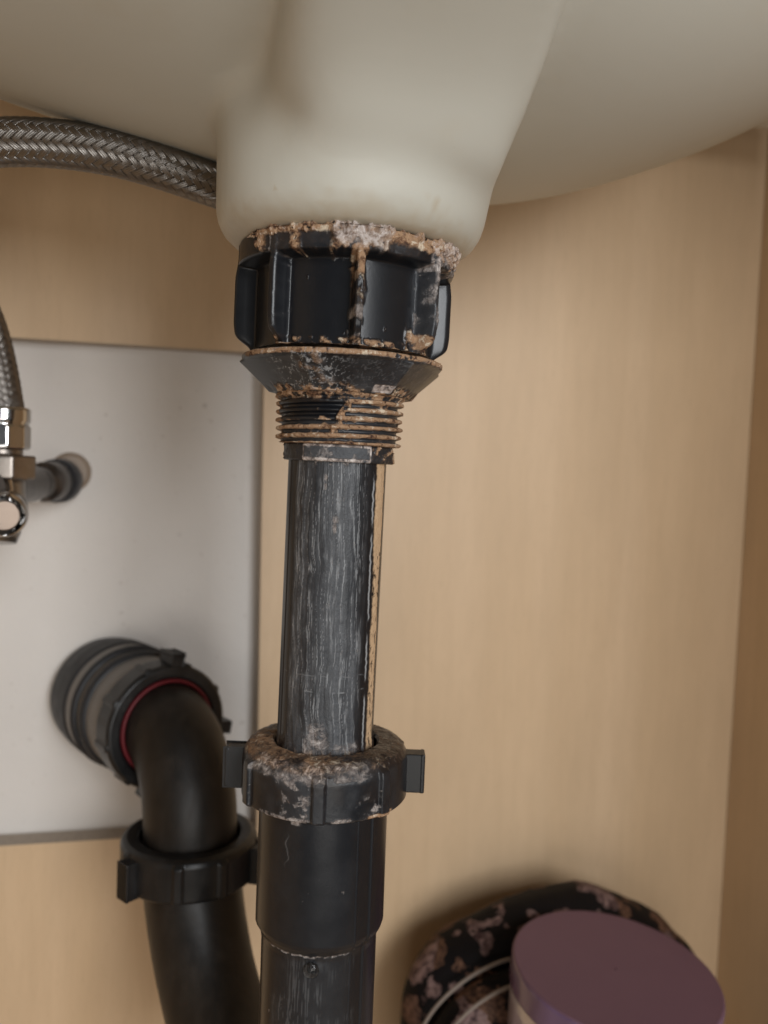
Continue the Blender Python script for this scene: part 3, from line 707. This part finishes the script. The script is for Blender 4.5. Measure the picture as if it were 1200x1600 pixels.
# wall connector on the horizontal branch (lathe axis turned to point away from the wall)
conn = thing('wall_connector', 'dark grey ribbed waste connector with red seal set in the white wall', 'pipe connector')
zax = Vector(d_h); xax = Vector((0, 0, 1)).cross(zax).normalized(); yax = zax.cross(xax)
conn.matrix_world = Matrix.Translation(Vector((C1[0], C1[1], ZC))) @ Matrix((xax, yax, zax)).transposed().to_4x4()
lathe('socket_body', [(0.022, 0.000), (0.0270, -0.001), (0.0275, -0.008), (0.0285, -0.018), (0.0292, -0.027), (0.0294, -0.036), (0.0290, -0.070), (0.02, -0.071)], 0.0012, None, M_GREYPL, conn)
lathe('rubber_ring', [(0.0290, -0.0245), (0.0306, -0.0250), (0.0311, -0.0265), (0.0311, -0.0285), (0.0304, -0.0300), (0.0290, -0.0305)], 0.0010, None, M_RUB, conn)
lathe('wall_flange', [(0.0290, -0.0370), (0.0307, -0.0375), (0.0311, -0.0390), (0.0312, -0.0460), (0.029, -0.047)], 0.0010, None, M_GREYPL, conn)
lathe('rubber_ring', [(0.0290, -0.0462), (0.0316, -0.0468), (0.0320, -0.0480), (0.0318, -0.0580), (0.0306, -0.070), (0.027, -0.071)], 0.0010, None, M_RUB, conn)
lathe('rubber_ring', [(0.0300, -0.0350), (0.0315, -0.0355), (0.0322, -0.0370), (0.0318, -0.0385), (0.0313, -0.0390)], 0.0010, None, M_RUB, conn)
def cn_fn(a, r, z):
    ad = np.degrees(a); rib = 0
    for c in range(0, 360, 40): rib = np.maximum(rib, bump1((ad - c + 180) % 360 - 180, 0, 2.4, 1.2))
    return ss(0.0295, 0.0302, r) * rib * 0.0010, None
cn = lathe('ring_nut', [(0.0230, -0.006), (0.0238, 0.0046), (0.0250, 0.0056), (0.0290, 0.0054), (0.0304, 0.0040), (0.0306, -0.0075), (0.0300, -0.0085), (0.0285, -0.0086)], 0.0006, cn_fn, M_BLACK, conn)
for ang in (R(172), R(-12), R(80)):
    wing(cn, (0, 0, -0.0015), ang, h=0.0125, out=0.0060, thick=0.0064, rad=0.0298)
lathe('seal_ring', [(0.0216, 0.0040), (0.0219, 0.0054), (0.0228, 0.0058), (0.0234, 0.0054), (0.0236, 0.0040)], 0.0008, None, M_RED, conn)

# water drop clinging to the trap body
dp = at(486, 1517, 0.2600)
aa = math.atan2(dp.x - TX, -(dp.y - TY))
bm = bmesh.new(); bmesh.ops.create_uvsphere(bm, u_segments=24, v_segments=16, radius=0.0026)
for v in bm.verts:
    v.co.y *= 0.55; v.co.z *= 1.0 + (0.12 if v.co.z > 0 else 0)
m, nt, b = new_mat('clear_water'); b.inputs['Transmission Weight'].default_value = 1; b.inputs['IOR'].default_value = 1.33; b.inputs['Roughness'].default_value = 0.0
dr_ = bm_obj('water_drop', bm, m, None, smooth=True)
dr_.location = (TX + 0.0199 * math.sin(aa), TY - 0.0199 * math.cos(aa), dp.z); dr_.rotation_euler = (0, 0, aa)
tag(dr_, 'clear water drop clinging to the black trap body below its step', 'water drop')

# ------------------------------------------------------------------ braided hose
hose = thing('braided_hose', 'stainless steel braided supply hose looping from behind the basin outlet down to the chrome valve', 'hose')
hp = [at(590, 230, 0.42), at(520, 300, 0.395), at(430, 318, 0.355), at(340, 290, 0.325), at(250, 258, 0.312), at(160, 234, 0.307), (at(70, 223, 0.305)), at(0, 222, 0.304), at(-75, 236, 0.306),
      at(-135, 285, 0.315), at(-150, 350, 0.326), at(-105, 400, 0.338), at(-52, 450, 0.350), at(-22, 510, 0.358), at(-5, 575, 0.362), at(6, 640, 0.363), at(7, 662, 0.363)]
path, S = resample(catmull([tuple(p) for p in hp], 20), 0.0006)
k = np.ones(31) / 31
for q in range(3): path[15:-15, q] = np.convolve(path[:, q], k, 'valid')
path, S = resample(path, 0.0005)
HR = 0.0079
T_, N_, B_ = frames(path)
tube('hose_lining', path[::6], HR - 0.0006, M_CORE, hose, m=32)
def braid():
    Nn = 16; pitch = 0.054; amp = 0.00020; Vs = []; Qs = []; base = 0
    prof_t = np.linspace(-1, 1, 13); wires = 3
    ph_ = prof_t; hgt = 0.00022 * np.abs(np.cos(math.pi / 2 * wires * (ph_ + 1) + math.pi / 2 * 0)) ** 0.8
    hgt = 0.00034 * np.abs(np.sin(math.pi * wires * (ph_ + 1) / 2)) ** 0.7
    ca = math.atan(2 * math.pi * HR / pitch); wd = 2 * math.pi * HR / Nn * math.cos(ca) * 0.455
    sl = slice(None, None, 1)
    P, TT, NN, BB, s = path[sl], T_[sl], N_[sl], B_[sl], S[sl]
    for fam in (1, -1):
        for i in range(Nn):
            phi = 2 * math.pi * i / Nn + fam * 2 * math.pi * s / pitch
            wv = fam * np.tanh(2.2 * np.sin(Nn * phi / 2 + 0.4)) * amp
            rad = NN * np.cos(phi)[:, None] + BB * np.sin(phi)[:, None]
            tan_ = -NN * np.sin(phi)[:, None] + BB * np.cos(phi)[:, None]
            dirs = TT * math.cos(ca) + fam * tan_ * math.sin(ca)
            acr = np.cross(dirs, rad)
            r_ = HR + wv
            V = P[:, None, :] + rad[:, None, :] * (r_[:, None] + hgt[None, :])[..., None] + acr[:, None, :] * (prof_t * wd)[None, :, None]
            # keep the ribbon wrapped round the tube
            V = V - rad[:, None, :] * ((prof_t * wd) ** 2 / (2 * HR))[None, :, None]
            Vs.append(V.reshape(-1, 3)); q = grid_quads(len(P), len(prof_t), False) + base; Qs.append(q if fam else q); base += V.shape[0] * V.shape[1]
    return np.concatenate(Vs), np.concatenate(Qs)
V, Q = braid()
mesh_obj('steel_braid', V, Q, M_BRAID, hose)
# crimp ferrule and union nut at the valve
E_p = at(4, 640, 0.362); 
def zthing(parent, name, prof, c, mat, step=0.0008, fn=None):
    o = lathe(name, prof, step, fn, mat, parent); o.location = c; return o
z0 = E_p.z
zthing(hose, 'ferrule', [(0.0080, 0.0010), (0.0108, 0.0010), (0.0115, 0.0002), (0.0115, -0.0050), (0.0108, -0.0058), (0.0108, -0.0065), (0.0116, -0.0072), (0.0116, -0.0160), (0.0108, -0.0170), (0.006, -0.0170)], E_p, M_CHROME,
       fn=lambda a, r, z: (np.where((z < -0.0068) & (z > -0.0165), -0.0006 * np.abs(np.sin(a * 5)), 0) * (r > 0.0112), None))
zthing(hose, 'union_nut', [(0.006, -0.0165), (0.0085, -0.0165), (0.0085, -0.0195), (0.0130, -0.0196), (0.0135, -0.0205), (0.0135, -0.0290), (0.0128, -0.0300), (0.006, -0.0300)], E_p, M_BRASS,
       fn=lambda a, r, z: (np.where(r > 0.012, (0.866 / np.cos(((a + 0.3) % (math.pi / 3)) - math.pi / 6) - 1) * r * 0.8 + 0.0005, 0), None))

# ------------------------------------------------------------------ angle valve
valve = thing('angle_valve', 'small chrome angle stop valve fixed to the white wall with a round handle', 'valve')
E2 = at(4, 735, 0.362)
wh = on_plane(103, 750, W0); wh = Vector(wh)
bodyc = Vector((E2.x - 0.001, E2.y, E2.z - 0.007))
def tube2(name, a, b, radii, mat, parent, m=40, caps=True):
    a = np.array(a); b = np.array(b); n = len(radii); ts = np.array([t for t, _ in radii]); rs = np.array([r for _, r in radii])
    P = a[None] + (b - a)[None] * ts[:, None]
    return tube(name, P, rs, mat, parent, m=m, caps=caps)
e = 1e-4
tube2('inlet_tube', bodyc, wh, [(-0.15, 0.0075), (0.0, 0.0090), (0.42, 0.0088), (0.425, 0.0076), (0.60, 0.0076), (0.61, 0.0096), (0.62, 0.0100), (0.80, 0.0100), (0.81, 0.0092), (1.02, 0.0092)], M_STUB, valve)
tube2('sealing_collar', bodyc, wh, [(0.79, 0.0102), (0.80, 0.0112), (0.90, 0.0115), (0.93, 0.0104)], simple('dark_blue_plastic', (0.03, 0.032, 0.038), 0.4), valve)
tube2('valve_body', bodyc + Vector((0, 0, 0.006)), bodyc + Vector((0.001, -0.006, -0.024)), [(0, 0.0088), (0.12, 0.0104), (0.5, 0.0112), (0.85, 0.0100), (1, 0.0085)], M_CHROME2, valve)
hc = at(6, 806, 0.335); hd = Vector((0.35, -0.90, -0.10)).normalized()
hb = hc - hd * 0.022
cap_mat = simple('satin_metal_disc', (0.30, 0.24, 0.20), 0.38, 0.85)
hnd = tube2('handle', hb, hc, [(-0.6, 0.0045), (0.1, 0.0045), (0.12, 0.0075), (0.30, 0.0086), (0.80, 0.0092), (0.92, 0.0090), (0.99, 0.0080), (1.0, 0.0072), (0.99, 0.0066), (0.95, 0.0064), (0.949, 0.001)], M_CHROME, valve, m=56)
fc_ = tube2('handle_cap', hb.lerp(hc, 0.90), hb.lerp(hc, 0.995), [(0, 0.0061), (0.9, 0.0061), (1, 0.0057)], cap_mat, hnd)
sc_ = tube2('lever_web', bodyc + Vector((0.004, -0.006, 0.010)), bodyc + Vector((0.010, -0.008, -0.016)), [(0, 0.0030), (0.5, 0.0026), (1, 0.0034)], M_CHROME, valve)
q = bodyc.lerp(wh, 0.52) + Vector((0.001, -0.006, -0.0085))
tube2('lock_screw', q + Vector((0, 0.002, 0.006)), q, [(0, 0.0028), (0.85, 0.0030), (1, 0.0022)], M_CHROME, valve)
ros = Vector(on_plane(110, 738, W0))
tube2('wall_rosette', ros - Vector(nb) * 0.0025, ros - Vector(nb) * -0.002, [(0, 0.0085), (0.05, 0.0102), (0.5, 0.0106), (1, 0.0108)], M_RING, valve)

# ------------------------------------------------------------------ tub with purple lid
lid_c = at(962, 1514, 0.388)
tub = thing('storage_tub', 'round clear plastic tub with a flat purple lid in front of the floral bag', 'tub', (lid_c.x, lid_c.y, lid_c.z), (R(2.0), R(4.0), 0))
m, nt, b = new_mat('purple_plastic'); v = coord(nt)
c = mix(nt, noise(nt, v, 40, 4), (0.150, 0.078, 0.110), (0.170, 0.090, 0.126)); L(nt, c, b.inputs['Base Color']); b.inputs['Roughness'].default_value = 0.62
bump(nt, b, noise(nt, v, 900, 2), 0.12, 0.0003)
M_PUR = m
m, nt, b = new_mat('lilac_lid_rim'); v = coord(nt, (1, 1, 0.3))
c = mix(nt, ramp(nt, noise(nt, v, 70, 4), [(0.35, (0, 0, 0)), (0.65, (1, 1, 1))]), (0.14, 0.085, 0.15), (0.19, 0.12, 0.215)); L(nt, c, b.inputs['Base Color']); b.inputs['Roughness'].default_value = 0.22
b.inputs['Coat Weight'].default_value = 0.5
M_LIL = m
RL = 0.0492
lid = lathe('lid', [(0.0005, 0.0), (RL - 0.0015, 0.0), (RL - 0.0005, 0.0002), (RL, -0.0006)], 0.0008, None, M_PUR, tub)
lathe('lid_rim', [(RL, -0.0006), (RL + 0.0004, -0.0016), (RL + 0.0002, -0.0130), (RL - 0.0010, -0.0140), (RL - 0.003, -0.0140)], 0.0008,
      None, M_LIL, lid)
m, nt, b = new_mat('milky_plastic'); b.inputs['Base Color'].default_value = (0.38, 0.33, 0.40, 1); b.inputs['Roughness'].default_value = 0.25; b.inputs['Transmission Weight'].default_value = 0.45
v = coord(nt); bump(nt, b, noise(nt, v, 60, 3), 0.1, 0.0005)
lathe('tub_body', [(RL - 0.0015, -0.0120), (RL - 0.0008, -0.0200), (RL - 0.006, -0.112), (RL - 0.009, -0.115), (0.001, -0.115)], 0.0012, None, m, tub)

# ------------------------------------------------------------------ floral bag
def floral():
    m, nt, b = new_mat('floral_fabric'); v = coord(nt)
    dn = N(nt, 'ShaderNodeTexNoise', Scale=60.0, Detail=4.0); L(nt, v, dn.inputs['Vector'])
    ad = nt.nodes.new('ShaderNodeMixRGB'); ad.blend_type = 'LINEAR_LIGHT'; ad.inputs[0].default_value = 0.018; L(nt, v, ad.inputs[1]); L(nt, dn.outputs['Color'], ad.inputs[2])
    vo = N(nt, 'ShaderNodeTexVoronoi', Scale=50.0, Randomness=1.0); L(nt, ad.outputs[0], vo.inputs['Vector'])
    fl = noise(nt, ad.outputs[0], 260, 4, 0.7)
    sep = nt.nodes.new('ShaderNodeSeparateColor'); L(nt, vo.outputs['Color'], sep.inputs[0])
    pink = mix(nt, ramp(nt, fl, [(0.38, (0, 0, 0)), (0.62, (1, 1, 1))]), (0.03, 0.013, 0.014), (0.27, 0.18, 0.165))
    rust = mix(nt, ramp(nt, fl, [(0.40, (0, 0, 0)), (0.62, (1, 1, 1))]), (0.02, 0.010, 0.008), (0.18, 0.095, 0.06))
    fc = mix(nt, ramp(nt, sep.outputs[0], [(0.45, (0, 0, 0)), (0.55, (1, 1, 1))]), rust, pink)
    size = math_(nt, 'ADD', math_(nt, 'MULTIPLY', sep.outputs[1], 0.30), 0.34)
    mask = math_(nt, 'LESS_THAN', math_(nt, 'ADD', vo.outputs['Distance'], math_(nt, 'MULTIPLY', fl, 0.12)), size)
    c = mix(nt, mask, (0.004, 0.003, 0.0035), fc)
    L(nt, c, b.inputs['Base Color']); b.inputs['Roughness'].default_value = 0.7; b.inputs['Specular IOR Level'].default_value = 0.2
    bump(nt, b, noise(nt, v, 35, 3), 0.5, 0.003)
    return m
M_FLO = floral()
bc = at(872, 1500, 0.452)
bag = thing('toiletry_bag', 'black toiletry bag with pink and rust flowers slumped against the cabinet back', 'bag', (bc.x, bc.y, ZF), (0, 0, YAW))
def pouch(name, wx, ty, h, prof_top, parent, locn, mat, seed):
    n, mm_ = 70, 120
    # closed rounded body: latitude over outline scale, symmetric front/back
    u_ = np.linspace(0, 2 * math.pi, mm_, endpoint=False)[None, :]; w_ = np.linspace(-math.pi / 2, math.pi / 2, n)[:, None]
    cu, su = np.cos(u_), np.sin(u_); pw = 0.62
    x = wx * np.sign(cu) * np.abs(cu) ** pw * np.cos(w_) ** 0.55; z = h / 2 * np.sign(su) * np.abs(su) ** pw * np.cos(w_) ** 0.55; y = ty * np.sin(w_) + 0 * x
    zt = prof_top(x / wx); z = np.where(z > 0, z * zt, z) + h / 2
    d = 0.0035 * fbm(x * 22 + seed, y * 22, z * 22, 3); y = y + d; x = x + d * 0.6; z = z + d * 0.8
    z = np.maximum(z, 0.0004)
    V = np.stack([x, y, z], -1).reshape(-1, 3)
    o = mesh_obj(name, V, grid_quads(n, mm_), mat, parent); o.location = locn; return o
H = 0.132
pouch('bag_body', 0.090, 0.028, H, lambda t: 1.0 - 0.34 * np.clip(-t - 0.05, 0, 1) ** 1.5 - 0.55 * np.clip(t - 0.16, 0, 1) ** 1.2, bag, (0, 0, 0), M_FLO, 1)
m_pip = simple('taupe_piping', (0.22, 0.175, 0.145), 0.5)
# front pocket and its piping
pf = pouch('front_pocket', 0.052, 0.014, 0.108, lambda t: 1.0 - 0.30 * np.clip(-t, 0, 1) ** 1.5, bag, (-0.036, -0.030, 0), M_FLO, 5)
def arc(yo, zo, sx):
    out = []
    for t in np.linspace(math.pi * 1.0, math.pi * 0.15, 40):
        c_, s_ = math.cos(t), max(0.0, math.sin(t))
        x = sx * math.copysign(abs(c_) ** 0.62, c_); z = 0.054 * s_ ** 0.62 * (1 - 0.30 * max(0, -x / 0.052) ** 1.5) + 0.054
        out.append((x, yo, z + zo))
    return np.array(out)
tube('piping', resample(arc(-0.010, 0.001, 0.051), 0.002)[0], 0.0009, m_pip, pf, m=12)
tube('piping', resample(arc(0.004, 0.005, 0.055), 0.002)[0], 0.0009, m_pip, pf, m=12)
